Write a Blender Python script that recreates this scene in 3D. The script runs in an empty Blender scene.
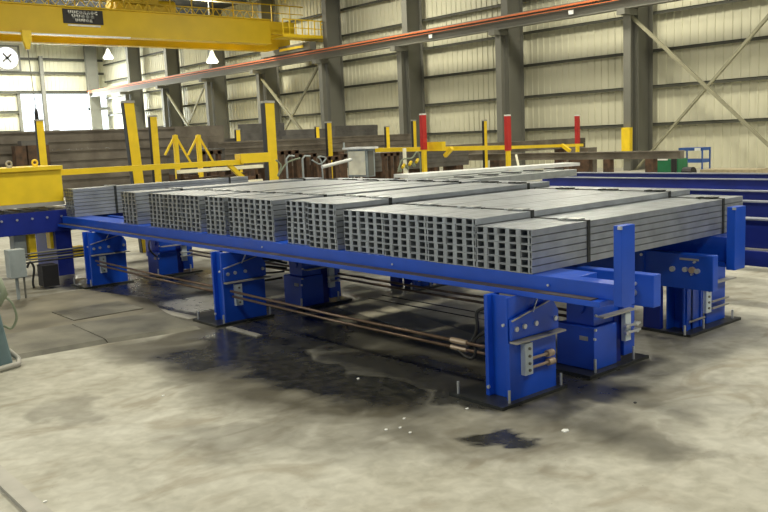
import bpy, bmesh, math, random
from mathutils import Vector, Matrix
random.seed(7)
scene = bpy.context.scene
COL = scene.collection

# ------------------------------------------------------------------ camera
FPX = 835.54
PITCH, ROLL, YAW = 0.141935, -0.0430646, 0.869054
CPOS = Vector((-4.122925, -3.416340, 1.75))
Fv = Vector((math.cos(YAW)*math.cos(PITCH), math.sin(YAW)*math.cos(PITCH), -math.sin(PITCH)))
R0 = Vector((math.sin(YAW), -math.cos(YAW), 0)); U0 = R0.cross(Fv)
Rv = math.cos(ROLL)*R0 + math.sin(ROLL)*U0
Uv = -math.sin(ROLL)*R0 + math.cos(ROLL)*U0
cam = bpy.data.cameras.new('camera'); cam.sensor_width = 36; cam.lens = FPX*36/768
cam.clip_end = 400
co = bpy.data.objects.new('camera', cam); COL.objects.link(co)
M = Matrix((Rv, Uv, -Fv)).transposed().to_4x4(); M.translation = CPOS
co.matrix_world = M
scene.camera = co

def P(px, py, ax, val):
    """survey helper: the point of the plane ax=val seen at a photo position"""
    d = Fv + Rv*((px-384)/FPX) - Uv*((py-256)/FPX)
    t = (val-CPOS[ax])/d[ax]
    return CPOS + d*t

# ------------------------------------------------------------------ materials
def mat(name, col, rough=.5, metal=0, var=.12, scale=6, bump=0, bscale=40, emis=None, dirt=None, coord='Object'):
    m = bpy.data.materials.new(name); m.use_nodes = True
    nt = m.node_tree; N = nt.nodes; L = nt.links; b = N['Principled BSDF']
    b.inputs['Roughness'].default_value = rough; b.inputs['Metallic'].default_value = metal
    g = N.new('ShaderNodeNewGeometry')
    n = N.new('ShaderNodeTexNoise'); n.inputs['Scale'].default_value = scale; n.inputs['Detail'].default_value = 6
    L.new(g.outputs['Position'], n.inputs['Vector'])
    r = N.new('ShaderNodeValToRGB')
    r.color_ramp.elements[0].position = .3; r.color_ramp.elements[1].position = .7
    lo = [max(0, c*(1-var)) for c in col]; hi = [c*(1+var) for c in col]
    if dirt: lo = dirt
    r.color_ramp.elements[0].color = (*lo, 1); r.color_ramp.elements[1].color = (*hi, 1)
    L.new(n.outputs['Fac'], r.inputs['Fac']); L.new(r.outputs['Color'], b.inputs['Base Color'])
    if bump:
        n2 = N.new('ShaderNodeTexNoise'); n2.inputs['Scale'].default_value = bscale
        L.new(g.outputs['Position'], n2.inputs['Vector'])
        bp = N.new('ShaderNodeBump'); bp.inputs['Strength'].default_value = bump; bp.inputs['Distance'].default_value = .01
        L.new(n2.outputs['Fac'], bp.inputs['Height']); L.new(bp.outputs['Normal'], b.inputs['Normal'])
    if emis:
        b.inputs['Emission Color'].default_value = (*emis[0], 1); b.inputs['Emission Strength'].default_value = emis[1]
    return m

BLUE   = mat('blue_paint', (.008,.080,.58), .36, 0, .12, 3)
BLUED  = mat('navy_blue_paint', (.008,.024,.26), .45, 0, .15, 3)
YEL    = mat('yellow_paint', (.90,.64,.02), .45, 0, .08, 4)
YELC   = mat('crane_yellow_paint', (.72,.50,.012), .5, 0, .1, .6)
RED    = mat('red_paint', (.50,.02,.02), .45, 0, .1, 4)
ORANGE = mat('orange_bar', (.62,.16,.05), .5, 0, .1, 2)
GALV   = mat('galvanised_steel', (.40,.43,.43), .42, .35, .14, 9)
GALVT  = mat('tube_steel', (.36,.39,.425), .40, .5, .18, 7)
GREYP  = mat('grey_primer_steel', (.17,.17,.145), .6, 0, .1, .5)
GIRT   = mat('girt_steel', (.07,.072,.055), .6, 0, .1, .5)
DARKST = mat('dark_steel_plate', (.12,.115,.11), .55, .1, .3, 2.5)
BRNST  = mat('mill_scale_steel', (.15,.133,.11), .6, .1, .35, 1.7, dirt=(.075,.062,.048))
RUST   = mat('rusty_steel', (.10,.055,.032), .8, 0, .35, 6, dirt=(.04,.028,.02))
STRAP  = mat('black_strap', (.02,.024,.024), .5)
BOLT   = mat('zinc_bolt', (.62,.64,.64), .35, .6)
BRKT   = mat('pale_bracket', (.62,.70,.74), .45, .1)
ANGLE  = mat('bare_angle_steel', (.40,.39,.35), .5, .1)
ROD    = mat('oily_rod', (.19,.13,.09), .35, .5, .25, 10)
ROD2   = mat('brass_rod', (.52,.40,.28), .35, .5)
HOSE   = mat('black_rubber', (.015,.015,.015), .5)
BASE   = mat('oily_base_plate', (.035,.038,.035), .35, .2, .3, 12)
WORN   = mat('worn_flange', (.085,.07,.06), .6, .1, .3, 12)
CABG   = mat('grey_cabinet', (.34,.39,.40), .5)
MACH   = mat('blue_grey_machine', (.16,.24,.26), .5)
CREAM  = mat('cream_panel', (.92,.90,.72), .5)
BRACE  = mat('brace_steel', (.30,.29,.20), .6)
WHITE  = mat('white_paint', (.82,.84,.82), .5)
GREEN  = mat('green_paint', (.01,.16,.065), .45)
CARTB  = mat('cart_blue_paint', (.03,.10,.36), .5)
BLACK  = mat('black_plastic', (.012,.012,.014), .5)
WOOD   = mat('plank_wood', (.42,.36,.24), .7, 0, .2, 8)
LAMPM  = mat('lamp_glow', (.9,.9,.8), .5, emis=((1,.95,.8), 6))
DARKC  = mat('dark_roof_deck', (.06,.06,.05), .9, 0, .2, .5)
YPIPE  = mat('dull_green_hose', (.22,.26,.18), .5)

def floor_mat():
    m = bpy.data.materials.new('stained_concrete'); m.use_nodes = True
    nt = m.node_tree; N = nt.nodes; L = nt.links; b = N['Principled BSDF']
    g = N.new('ShaderNodeNewGeometry'); pos = g.outputs['Position']
    def noise(s, d=5, sx=1, sy=1, dist=0, off=0):
        mp = N.new('ShaderNodeMapping'); mp.inputs['Scale'].default_value = (sx, sy, 1); mp.inputs['Location'].default_value = (off, off*.7, 0)
        L.new(pos, mp.inputs['Vector'])
        n = N.new('ShaderNodeTexNoise'); n.inputs['Scale'].default_value = s; n.inputs['Detail'].default_value = d
        n.inputs['Distortion'].default_value = dist
        L.new(mp.outputs['Vector'], n.inputs['Vector']); return n
    def ramp(src, stops):
        r = N.new('ShaderNodeValToRGB'); e = r.color_ramp.elements
        e[0].position, e[0].color = stops[0][0], (*stops[0][1], 1)
        e[1].position, e[1].color = stops[-1][0], (*stops[-1][1], 1)
        for s in stops[1:-1]:
            k = e.new(s[0]); k.color = (*s[1], 1)
        L.new(src, r.inputs['Fac']); return r.outputs['Color']
    def mth(op, a, bb=None, c=None, clamp=False):
        n = N.new('ShaderNodeMath'); n.operation = op; n.use_clamp = clamp
        for i, v in enumerate((a, bb, c)):
            if v is None: continue
            if isinstance(v, (int, float)): n.inputs[i].default_value = v
            else: L.new(v, n.inputs[i])
        return n.outputs[0]
    def mix(f, a, bb, typ='MIX'):
        n = N.new('ShaderNodeMixRGB'); n.blend_type = typ
        for i, v in enumerate((f, a, bb)):
            if isinstance(v, (int, float)): n.inputs[i].default_value = v
            elif isinstance(v, tuple): n.inputs[i].default_value = (*v, 1)
            else: L.new(v, n.inputs[i])
        return n.outputs[0]
    n1 = noise(.55, 7, dist=.6); n2 = noise(2.2, 9, 1, 1, 1.2); n3 = noise(11, 8, dist=.4); n4 = noise(1.1, 9, .9, 1.6, 2.0, 5)
    base = ramp(n2.outputs['Fac'], [(.30,(.27,.255,.20)), (.46,(.40,.39,.325)), (.70,(.56,.555,.49))])
    base = mix(.35, base, ramp(n1.outputs['Fac'], [(.38,(.30,.285,.215)), (.62,(.54,.545,.49))]))
    base = mix(.25, base, ramp(n3.outputs['Fac'], [(.35,(.22,.21,.16)), (.65,(.62,.61,.53))]))
    br = ramp(n4.outputs['Fac'], [(.54,(0,0,0)), (.66,(1,1,1))])
    base = mix(mth('MULTIPLY', br, .5), base, (.23,.195,.13))
    # oil and water stains with their own outlines: (x, y, rx, ry, angle, strength)
    sx = N.new('ShaderNodeSeparateXYZ'); L.new(pos, sx.inputs[0])
    wob = noise(1.3, 8, dist=1.0, off=3); wob2 = noise(1.2, 8, dist=1.0, off=9)
    X = mth('ADD', sx.outputs[0], mth('MULTIPLY', mth('SUBTRACT', wob.outputs['Fac'], .5), .9))
    Y = mth('ADD', sx.outputs[1], mth('MULTIPLY', mth('SUBTRACT', wob2.outputs['Fac'], .5), 1.1))
    def blob(x, y, rx, ry, a, s, soft=.35):
        ca, sa = math.cos(a), math.sin(a)
        dx = mth('SUBTRACT', X, x); dy = mth('SUBTRACT', Y, y)
        u = mth('DIVIDE', mth('ADD', mth('MULTIPLY', dx, ca), mth('MULTIPLY', dy, sa)), rx)
        v = mth('DIVIDE', mth('SUBTRACT', mth('MULTIPLY', dy, ca), mth('MULTIPLY', dx, sa)), ry)
        r = mth('SQRT', mth('ADD', mth('MULTIPLY', u, u), mth('MULTIPLY', v, v)))
        f = mth('DIVIDE', mth('SUBTRACT', 1.0+soft/2, r), soft, clamp=True)
        return mth('MULTIPLY', f, s)
    def union(l):
        o = l[0]
        for q in l[1:]: o = mth('MAXIMUM', o, q)
        return o
    oil = union([blob(-.58,1.55,.40,1.25,.0,1.0,.45), blob(-.45,2.75,.45,.75,0,1.0,.5), blob(-.95,2.75,.35,.55,0,.85,.7), blob(.05,2.9,.45,1.0,0,.92,.5),
                 blob(-.1,1.2,.4,.9,.2,.9,.4), blob(-.20,.30,.34,.40,.1,.95,.4), blob(.9,.2,.5,.42,.3,.92,.5), blob(.45,.0,.6,.2,.2,.85,.5), blob(-.05,5.0,.5,1.6,0,.85,.5),
                 blob(-.60,-.30,.12,.19,.75,.95,.35), blob(.35,-.12,.5,.16,.3,.8,.6), blob(.15,7.0,.5,1.5,0,.9), blob(.9,3.9,.7,.6,0,.8), blob(2.3,3.4,.5,.6,0,.6),
                 blob(1.15,.22,.35,.35,.3,.8,.7), blob(2.5,.25,.75,.4,.3,.5,.9), blob(.9,6.8,.7,.9,0,.85)])
    damp = union([blob(-.92,1.6,.50,1.75,.05,.85,.8), blob(-1.1,.75,.45,.6,.35,.55,.9), blob(-.45,-.25,.5,.5,-.6,.55,.9), blob(-.1,-.75,.42,.30,.7,.62,.9), blob(1.9,1.9,1.2,1.5,0,.42,.8),
                  blob(-.15,-1.0,.36,.16,.7,.6,.9), blob(.35,-.95,.35,.12,.5,.45,.9), blob(-2.25,2.15,.16,.34,-.2,.38,.4), blob(-1.75,.9,.25,.4,.6,.45,.9),
                  blob(1.2,6,3.5,2.5,0,.45,.8), blob(.4,-.35,.5,.3,.5,.5,.8), blob(.5,2.2,.5,2.8,.0,.72,.45), blob(-1.0,4.4,1.2,.55,0,.35,.6), blob(-.75,3.3,.75,.6,.0,.85,.5), blob(-1.0,2.4,.45,.5,.3,.8,.6)])
    damp = mth('MULTIPLY', damp, mth('ADD', .62, mth('MULTIPLY', n4.outputs['Fac'], 1.0)), clamp=True)
    col = mix(damp, base, (.070,.063,.040))
    oilc = ramp(n3.outputs['Fac'], [(.35,(.012,.013,.011)), (.7,(.035,.034,.027))])
    col = mix(oil, col, oilc)
    # control joints
    vor = noise(60, 2)
    speck = ramp(vor.outputs['Fac'], [(.72,(0,0,0)), (.75,(1,1,1))])
    col = mix(mth('MULTIPLY', speck, .4), col, (.12,.1,.07))
    L.new(col, b.inputs['Base Color'])
    rg = mth('SUBTRACT', mth('ADD', .52, mth('MULTIPLY', n3.outputs['Fac'], .2)), mth('MULTIPLY', oil, .31), clamp=True)
    rg = mth('SUBTRACT', rg, mth('MULTIPLY', damp, .12), clamp=True)
    L.new(rg, b.inputs['Roughness'])
    bp = N.new('ShaderNodeBump'); bp.inputs['Strength'].default_value = .12; bp.inputs['Distance'].default_value = .01
    L.new(n3.outputs['Fac'], bp.inputs['Height']); L.new(bp.outputs['Normal'], b.inputs['Normal'])
    return m
FLOOR = floor_mat()

def checker_mat():
    m = mat('checker_plate', (.14,.135,.105), .45, .2, .4, 2.6, dirt=(.05,.048,.038))
    nt = m.node_tree; N = nt.nodes; L = nt.links; b = N['Principled BSDF']
    g = N.new('ShaderNodeNewGeometry'); mp = N.new('ShaderNodeMapping'); mp.inputs['Rotation'].default_value = (0,0,.785); mp.inputs['Scale'].default_value = (28,28,28)
    c = N.new('ShaderNodeTexChecker'); c.inputs['Scale'].default_value = 1
    L.new(g.outputs['Position'], mp.inputs['Vector']); L.new(mp.outputs['Vector'], c.inputs['Vector'])
    bp = N.new('ShaderNodeBump'); bp.inputs['Strength'].default_value = .5; bp.inputs['Distance'].default_value = .004
    L.new(c.outputs['Fac'], bp.inputs['Height']); L.new(bp.outputs['Normal'], b.inputs['Normal'])
    return m
CHECK = checker_mat()
COVER  = mat('dusty_cover_plate', (.185,.17,.125), .55, .05, .25, 1.6, .1, 30, dirt=(.075,.068,.048))

SIDING = mat('cream_wall_siding', (.66,.645,.49), .5, 0, .05, .25)

# ------------------------------------------------------------------ mesh builder
# the building shell is drawn on its own grid: one hall unit is 0.81 m, datum at HALL_O
HALL = False; HALL_U = .81; HALL_O = Vector((-.783, -.649, .3325))
def hall(v):
    v = Vector(v)
    if not HALL: return v
    w = v*HALL_U + HALL_O
    if v.z < .2: w.z = v.z if v.z <= 0 else 0
    return w
class MB:
    def __init__(s): s.v = []; s.f = []
    def box(s, x0, y0, z0, x1, y1, z1):
        x0, x1 = min(x0,x1), max(x0,x1); y0, y1 = min(y0,y1), max(y0,y1); z0, z1 = min(z0,z1), max(z0,z1)
        return s.hexa([(x0,y0,z0),(x1,y0,z0),(x1,y1,z0),(x0,y1,z0),(x0,y0,z1),(x1,y0,z1),(x1,y1,z1),(x0,y1,z1)])
    def hexa(s, p):
        n = len(s.v); s.v += [tuple(q) for q in p]
        s.f += [(n,n+3,n+2,n+1),(n+4,n+5,n+6,n+7),(n,n+1,n+5,n+4),(n+1,n+2,n+6,n+5),(n+2,n+3,n+7,n+6),(n+3,n,n+4,n+7)]
        return s
    def bar(s, a, b, w, h=None, up=(0,0,1)):
        a = Vector(a); b = Vector(b); h = h or w; d = (b-a).normalized(); u = Vector(up)
        if abs(d.dot(u)) > .98: u = Vector((1,0,0))
        r = d.cross(u).normalized(); u = r.cross(d)
        q = []
        for c in (a, b):
            for (i, j) in ((-1,-1),(1,-1),(1,1),(-1,1)): q.append(c + r*(i*w/2) + u*(j*h/2))
        return s.hexa([q[0],q[1],q[5],q[4],q[3],q[2],q[6],q[7]])
    def tube(s, pts, r, k=10, cap=True, radii=None):
        pts = [Vector(p) for p in pts]; n0 = len(s.v); prev = None
        for i, p in enumerate(pts):
            d = (pts[min(i+1, len(pts)-1)] - pts[max(i-1, 0)]).normalized()
            if prev is None:
                u = Vector((0,0,1)) if abs(d.z) < .9 else Vector((1,0,0)); a = d.cross(u).normalized()
            else: a = (prev - d*prev.dot(d)).normalized()
            prev = a; b = d.cross(a); rr = radii[i] if radii else r
            for j in range(k):
                t = 2*math.pi*j/k; s.v.append(tuple(p + a*(rr*math.cos(t)) + b*(rr*math.sin(t))))
        for i in range(len(pts)-1):
            for j in range(k):
                a0 = n0+i*k+j; a1 = n0+i*k+(j+1)%k; s.f.append((a0, a1, a1+k, a0+k))
        if cap:
            s.f.append(tuple(n0+j for j in range(k))[::-1]); m = n0+(len(pts)-1)*k; s.f.append(tuple(m+j for j in range(k)))
        return s
    def prism(s, poly, ax, a, b):
        """polygon in the plane normal to ax, extruded from a to b"""
        n = len(s.v); k = len(poly)
        def mk(p, c):
            q = list(p); q.insert(ax, c); return tuple(q)
        s.v += [mk(p, a) for p in poly] + [mk(p, b) for p in poly]
        s.f.append(tuple(range(n, n+k))); s.f.append(tuple(range(n+k, n+2*k))[::-1])
        for i in range(k): j = (i+1) % k; s.f.append((n+i, n+k+i, n+k+j, n+j))
        return s
    def ibeam(s, a, b, h, w, t=.012, axis='y'):
        """I section running along axis from a to b; a is bottom centre"""
        (x0,y0,z0), (x1,y1,z1) = a, b
        if axis == 'y':
            s.box(x0-w/2,y0,z0,x0+w/2,y1,z0+t*1.5); s.box(x0-w/2,y0,z0+h-t*1.5,x0+w/2,y1,z0+h); s.box(x0-t/2,y0,z0+t*1.5,x0+t/2,y1,z0+h-t*1.5)
        else:
            s.box(x0,y0-w/2,z0,x1,y0+w/2,z0+t*1.5); s.box(x0,y0-w/2,z0+h-t*1.5,x1,y0+w/2,z0+h); s.box(x0,y0-t/2,z0+t*1.5,x1,y0+t/2,z0+h-t*1.5)
        return s
    def build(s, name, material, parent=None, bevel=0, smooth=False):
        me = bpy.data.meshes.new(name); off = Vector(parent_loc(parent))
        me.from_pydata([tuple(hall(v)-off) for v in s.v], [], s.f); me.update()
        bm = bmesh.new(); bm.from_mesh(me); bmesh.ops.recalc_face_normals(bm, faces=bm.faces); bm.to_mesh(me); bm.free()
        if smooth:
            for p in me.polygons: p.use_smooth = len(p.vertices) == 4
        me.materials.append(material)
        o = bpy.data.objects.new(name, me); COL.objects.link(o)
        if parent: o.parent = parent
        if bevel:
            b = o.modifiers.new('bevel', 'BEVEL'); b.width = bevel; b.segments = 2; b.limit_method = 'ANGLE'
        return o
def parent_loc(p):
    v = Vector((0,0,0))
    while p: v += p.location; p = p.parent
    return v
def tag(o, label=None, cat=None, group=None, kind=None):
    if label: o['label'] = label
    if cat: o['category'] = cat
    if group: o['group'] = group
    if kind: o['kind'] = kind
    return o
def thing(name, loc, label, cat, group=None):
    o = bpy.data.objects.new(name, None); COL.objects.link(o); o.location = hall(loc); o.empty_display_size = .1
    return tag(o, label, cat, group)
def copy_tree(o, parent=None):
    c = o.copy(); COL.objects.link(c); c.parent = parent
    for ch in list(o.children): copy_tree(ch, c)
    return c
def struct(o): o['kind'] = 'structure'; return o
def B(*a): return MB().box(*a)
ORD = ['zero','first','second','third','fourth','fifth','sixth','seventh','eighth','ninth','tenth']

# ------------------------------------------------------------------ the hall
WX = 33.9
struct(B(-25,-25,-.3,WX+1,92,0).build('floor', FLOOR))
HALL = True
def ribbed(axis, c, a, b, z0, z1, pitch, d):
    m = MB(); t = a; pts = []
    while t < b:
        pts += [(t,0),(t+pitch*.70,0),(t+pitch*.76,-d),(t+pitch*.94,-d)]; t += pitch
    pts.append((b,0))
    n = len(m.v)
    for (q, e) in pts:
        for z in (z0, z1):
            m.v.append((c+e, q, z) if axis == 'x' else (q, c+e, z))
    for i in range(len(pts)-1): m.f.append((2*i, 2*i+2, 2*i+3, 2*i+1))
    for i in range(len(pts)-1): pass
    return m
w = ribbed('x', WX, -25, 87.6, -.1, 13.2, .42, .045)
struct(w.build('wall_back', SIDING))
w = ribbed('y', 87.6, -25, 24.2, -.1, 13.2, .42, .045)
struct(w.build('wall_left', SIDING))
# wall above and beside the big doorway in the end wall
wa = ribbed('y', 87.6, 24.2, WX, 5.6+2.2, 13.2, .42, .045); struct(wa.build('wall_left_above_door', SIDING))
struct(B(-25,-25,13.2,WX+1,92,13.5).build('ceiling', DARKC))
# open bay door (daylight comes in) : frame
dr = MB(); dr.box(24.2,87.3,0,24.5,87.7,7.9); dr.box(24.2,87.3,7.7,33.8,87.7,8.0)
struct(dr.build('door_1', GREYP))
for k,y in enumerate((53.4,61.6,69.9,78.2)):
    m = MB(); m.box(-20,y-.1,12.2,33.5,y+.1,12.35); m.box(-20,y-.1,13.0,33.5,y+.1,13.1)
    for j in range(36): m.bar((-20+j*1.48,y,12.3 if j%2 else 13.05),(-20+(j+1)*1.48,y,13.05 if j%2 else 12.3),.09)
    struct(m.build('trim_%d' % (30+k), BRACE))

# girts along the back wall, and on the end wall
gz = [1.83, 3.68, 5.42, 7.22, 9.0, 10.8]
ti = 1
for z in gz:
    m = MB(); m.box(WX-.36,-20,z-.02,WX-.05,87.3,z+.02); m.box(WX-.36,-20,z-.13,WX-.34,87.3,z+.02)
    struct(m.build('trim_%d' % ti, GIRT)); ti += 1
for z in [2.0,3.9,5.9,7.9,9.9,11.3]:
    m = MB(); m.box(-25,87.2,z,24.2 if z < 7.8 else 33.5,87.55,z+.06); m.box(-25,87.2,z-.2,24.2 if z < 7.8 else 33.5,87.24,z+.06)
    struct(m.build('trim_%d' % ti, GIRT)); ti += 1

# building columns
cols_y = [20.15, 28.35, 36.6, 44.95, 53.2, 61.4, 69.7, 78.0]
names = ['behind the yellow guard, rightmost', 'behind the middle red post', 'behind the left red post', 'at the right end of the crane', 'fifth from the right',
         'sixth from the right', 'seventh from the right', 'far left beside the bright doorway']
for i, y in enumerate(cols_y):
    t = thing('steel_column', (32.9, y, 0), 'tall grey steel wall column, ' + names[i], 'column', 'building columns along the back wall')
    B(32.2,y-.24,0,32.25,y+.24,13.1).build('flange', GREYP, t); B(33.45,y-.24,0,33.5,y+.24,13.1).build('flange', GREYP, t)
    B(32.25,y-.02,0,33.45,y+.02,13.1).build('web', GREYP, t)
    B(31.1,y-.22,7.0,32.2,y+.22,7.28).build('bracket', GREYP, t)
# lighter crane post in front of each column
    B(31.62,y-.2,0,31.65,y+.2,7.0).build('crane_post_flange', GREYP, t); B(31.65,y-.02,0,32.1,y+.02,7.0).build('crane_post_web', GREYP, t)
    B(32.12,y-.2,0,32.15,y+.2,7.0).build('crane_post_flange', GREYP, t)
    if i == 0:
        g = MB(); g.box(31.35,y-.32,.21,31.6,y+.14,1.68)
        tag(g.build('column_guard', YEL), 'yellow guard wrapped round the foot of the rightmost wall column', 'column guard')
# runway girder + conductor bars
t = thing('crane_runway', (31.6, 20, 7.28), 'long grey crane runway girder carried along the back wall', 'crane runway')
MB().ibeam((31.6,-20,7.28),(31.6,86.8,7.28),.62,.4,.03).build('girder', GREYP, t)
B(31.56,-20,7.9,31.66,86.8,8.02).build('rail', GREYP, t)
B(31.28,-20,7.84,31.34,86.8,7.93).build('conductor_bar', ORANGE, t)
B(31.30,-20,7.70,31.34,86.8,7.735).build('conductor_bar', ORANGE, t)
for y in (23.2, 33.4):
    tag(B(31.33,y-.14,7.42,31.37,y+.14,7.62).build('runway_marker', WHITE, t), 'small white painted mark')

def brace(a, b, label, r=.06, x=32):
    m = MB(); m.bar(a, b, r*2, r*2); tag(m.build('cross_brace', BRACE), label, 'brace', 'diagonal wall braces')
brace((32,20.3,7.1),(32,12.2,-.0),'pale diagonal wall brace falling right from the rightmost column', .075)
brace((32.12,20.0,.1),(32.12,12.2,7.5),'pale diagonal wall brace rising right of the rightmost column', .075)
brace((32,53.8,7.1),(32,45.5,.3),'diagonal brace falling right behind the tall yellow post', .08)
brace((32.12,45.7,7.0),(32.12,53.0,.3),'diagonal brace rising right towards the crane end column', .07)
brace((32,70.1,7.1),(32,62.2,.3),'diagonal brace falling right from the far seventh column', .08)
brace((32.12,62.2,7.0),(32.12,69.6,.3),'thin diagonal brace crossing the far sixth wall bay', .06)

# ------------------------------------------------------------------ overhead crane
t = thing('bridge_crane', (28,47,8.4), 'yellow overhead bridge crane spanning the hall at top left', 'overhead crane')
m = MB(); m.box(-20,46.9,8.52,29.0,47.6,10.05); m.box(-20,46.75,8.46,29.0,47.75,8.54); m.box(-20,46.75,10.05,29.0,47.75,10.12)
m.box(29,47.2,9.2,31.2,47.6,10.05)
m.build('main_girder', YELC, t)
m = MB(); m.box(-20,49.6,8.30,30.6,50.3,10.0); m.hexa([(30.6,49.6,8.3),(32.4,49.6,8.7),(32.4,50.3,8.7),(30.6,50.3,8.3),(30.6,49.6,10),(32.4,49.6,10),(32.4,50.3,10),(30.6,50.3,10)])
m.build('rear_girder', YELC, t)
B(31.35,45.6,8.05,31.85,52,8.6).build('end_truck', GREYP, t); B(31.28,46.4,8.25,31.34,49.4,8.42).build('bumper_bar', YEL, t)
B(-20,46.72,8.40,18.6,46.9,8.47).build('pale_highlight_strip', WHITE, t)  # white strips paint in the highlights along the girders' lower flanges
B(-20,49.45,8.20,18.9,49.6,8.29).build('pale_highlight_strip', WHITE, t)
wk = MB(); wk.box(28.9,45.2,8.75,33.2,46.7,8.85); wk.build('walkway', YELC, t)
m = MB()
for x in [28.9+k*.53 for k in range(9)]: m.bar((x,45.25,8.8),(x,45.25,9.95),.06)
m.bar((28.9,45.25,9.95),(33.2,45.25,9.95),.07); m.bar((28.9,45.25,9.4),(33.2,45.25,9.4),.05); m.bar((28.9,45.25,8.9),(33.2,45.25,8.9),.05,.14)
for yy in (45.7, 46.2): m.bar((33.2,yy,8.8),(33.2,yy,9.95),.05)
m.bar((33.2,45.25,9.95),(33.2,46.7,9.95),.07)
m.build('front_handrail', YEL, t)
m = MB(); x = -20
while x < 32: m.bar((x,47.6,10.1),(x,47.6,11.25),.06); x += 1.55
m.bar((-20,47.6,11.25),(32.3,47.6,11.25),.07); m.bar((-20,47.6,10.7),(32.3,47.6,10.7),.05)
m.build('rear_handrail', YELC, t)
m = MB()
for k in range(60): m.bar((-8+k*.6,46.8,10.12+(k%2)*.0),(-7.7+k*.6,46.8,10.55),.035); m.bar((-7.7+k*.6,46.8,10.55),(-7.4+k*.6,46.8,10.12),.035)
m.build('festoon_cable', YELC, t)
m = MB(); m.box(-2,47.2,10.1,9.2,49.8,11.0); m.build('trolley_frame', YELC, t)
m = MB()
for (a,b_,c,d) in ((18.3,10.15,22.4,10.75),(18.8,10.7,21.2,11.1)): m.box(a,47.9,b_,c,49.4,d)
m.tube([(18.2,48.6,10.8),(22.6,48.6,10.8)],.35); m.build('hoist_drum', YELC, t)
# black sign with worn white lettering on the girder
sg = B(14.6,46.84,9.13,17.0,46.9,9.95).build('sign', BLACK, t); tag(sg, 'black rectangular sign with white lettering')
m = MB(); rs = random.Random(3)
def glyphs(m, x0, x1, z0, z1, n, y):
    wd = (x1-x0)/n
    for k in range(n):
        a = x0+k*wd; b = a+wd*.82; st = wd*.3; k2 = rs.randint(0,3)
        m.box(a,y,z0,a+st,y+.01,z1)
        if k2 != 1: m.box(a,y,z1-st,b,y+.01,z1)
        if k2 != 2: m.box(b-st,y,z0,b,y+.01,z1)
        if k2 != 0: m.box(a,y,z0,b,y+.01,z0+st)
        else: m.box(a,y,(z0+z1)/2-st/2,b,y+.01,(z0+z1)/2+st/2)
glyphs(m, 14.9,16.7,9.68,9.88,8,46.82); glyphs(m, 15.1,16.5,9.45,9.65,5,46.82); glyphs(m, 15.3,16.35,9.24,9.42,5,46.82)
m.build('lettering', WHITE, sg)
B(14.85,46.84,8.98,16.8,46.89,9.08).build('sign_strip', WHITE, t)
# travelling hook block
t = thing('hook_block', (12.3,46.6,7.0), 'yellow hoist block with rope and dark weight hanging under the crane', 'hoist')
B(12.05,46.42,7.95,12.55,46.68,8.55).build('trolley', YEL, t); 
MB().prism([(12.1,7.95),(12.5,7.95),(12.38,7.5),(12.22,7.5)],1,46.42,46.68).build('sheave_block', YEL, t)
MB().tube([(12.3,46.55,7.6),(12.42,46.55,4.2)],.022).build('rope', GREYP, t)
MB().tube([(12.42,46.55,4.2),(12.42,46.55,4.0),(12.42,46.55,3.3)],.12,10,True,[.04,.10,.12]).build('pendant', BLACK, t)

# wall fan at far left on the end wall
q = P(7,58,1,86.9)
t = thing('wall_fan', (q.x,86.9,q.z-1), 'square louvred wall fan with round white guard at upper far left', 'fan')
fr = MB()
for (a,b_) in (((-1.25,-1.2),(1.25,-1.2)),((-1.25,1.2),(1.25,1.2)),((-1.2,-1.25),(-1.2,1.25)),((1.2,-1.25),(1.2,1.25))):
    fr.bar((q.x+a[0],86.9,q.z+a[1]),(q.x+b_[0],86.9,q.z+b_[1]),.15,.15)
fr.build('frame', GREYP, t)
MB().tube([(q.x,87.0,q.z),(q.x,86.9,q.z)],1.08,28).build('guard', mat('daylight_disc', (.9,.9,.95), .5, emis=((.85,.85,1.0),1.5)), t)
fb = MB()
for k in range(4):
    a = k*math.pi/2+.7; fb.bar((q.x,86.85,q.z),(q.x+.6*math.cos(a),86.85,q.z+.6*math.sin(a)),.03,.22)
fb.build('blade_set', GREYP, t)
# conical high bay lamps
for (px,py,y,lab) in ((108,54,70,'white conical lamp hanging below the crane girder near the corner'),(212,57,52,'conical lamp hanging under the crane beside the runway')):
    q = P(px,py,1,y)
    t = thing('high_bay_lamp', (q.x,y,q.z), lab, 'lamp', 'high bay lamps')
    MB().tube([(q.x,y,q.z-.35),(q.x,y,q.z),(q.x,y,q.z+.45)],.3,16,True,[.48,.27,.1]).build('lamp_shade', WHITE, t)
    MB().tube([(q.x,y,q.z+.45),(q.x,y,13.2)],.03).build('cord', GREYP, t)
    MB().tube([(q.x,y,q.z-.42),(q.x,y,q.z-.36)],.4,16).build('bulb', LAMPM, t)
# end wall columns / downpipes
for k,(px,nm) in enumerate(((42,'thin grey post against the bright end wall'),)):
    q = P(px,80,1,87); tag(B(q.x-.18,86.7,0,q.x+.18,87.1,11.5).build('wall_post', GREYP), nm, 'post')
q0 = P(87,80,1,86.5); q1 = P(98,80,1,86.5)
t = thing('corner_column', (q0.x,86.5,0), 'wide grey steel column standing at the corner above the doorway', 'column')
B(q0.x,86.3,0,q1.x,86.8,13).build('column_face', GREYP, t); B(q0.x,86.25,5.9,q1.x+1,86.9,6.2).build('cap', GREYP, t)

HALL = False
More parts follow.
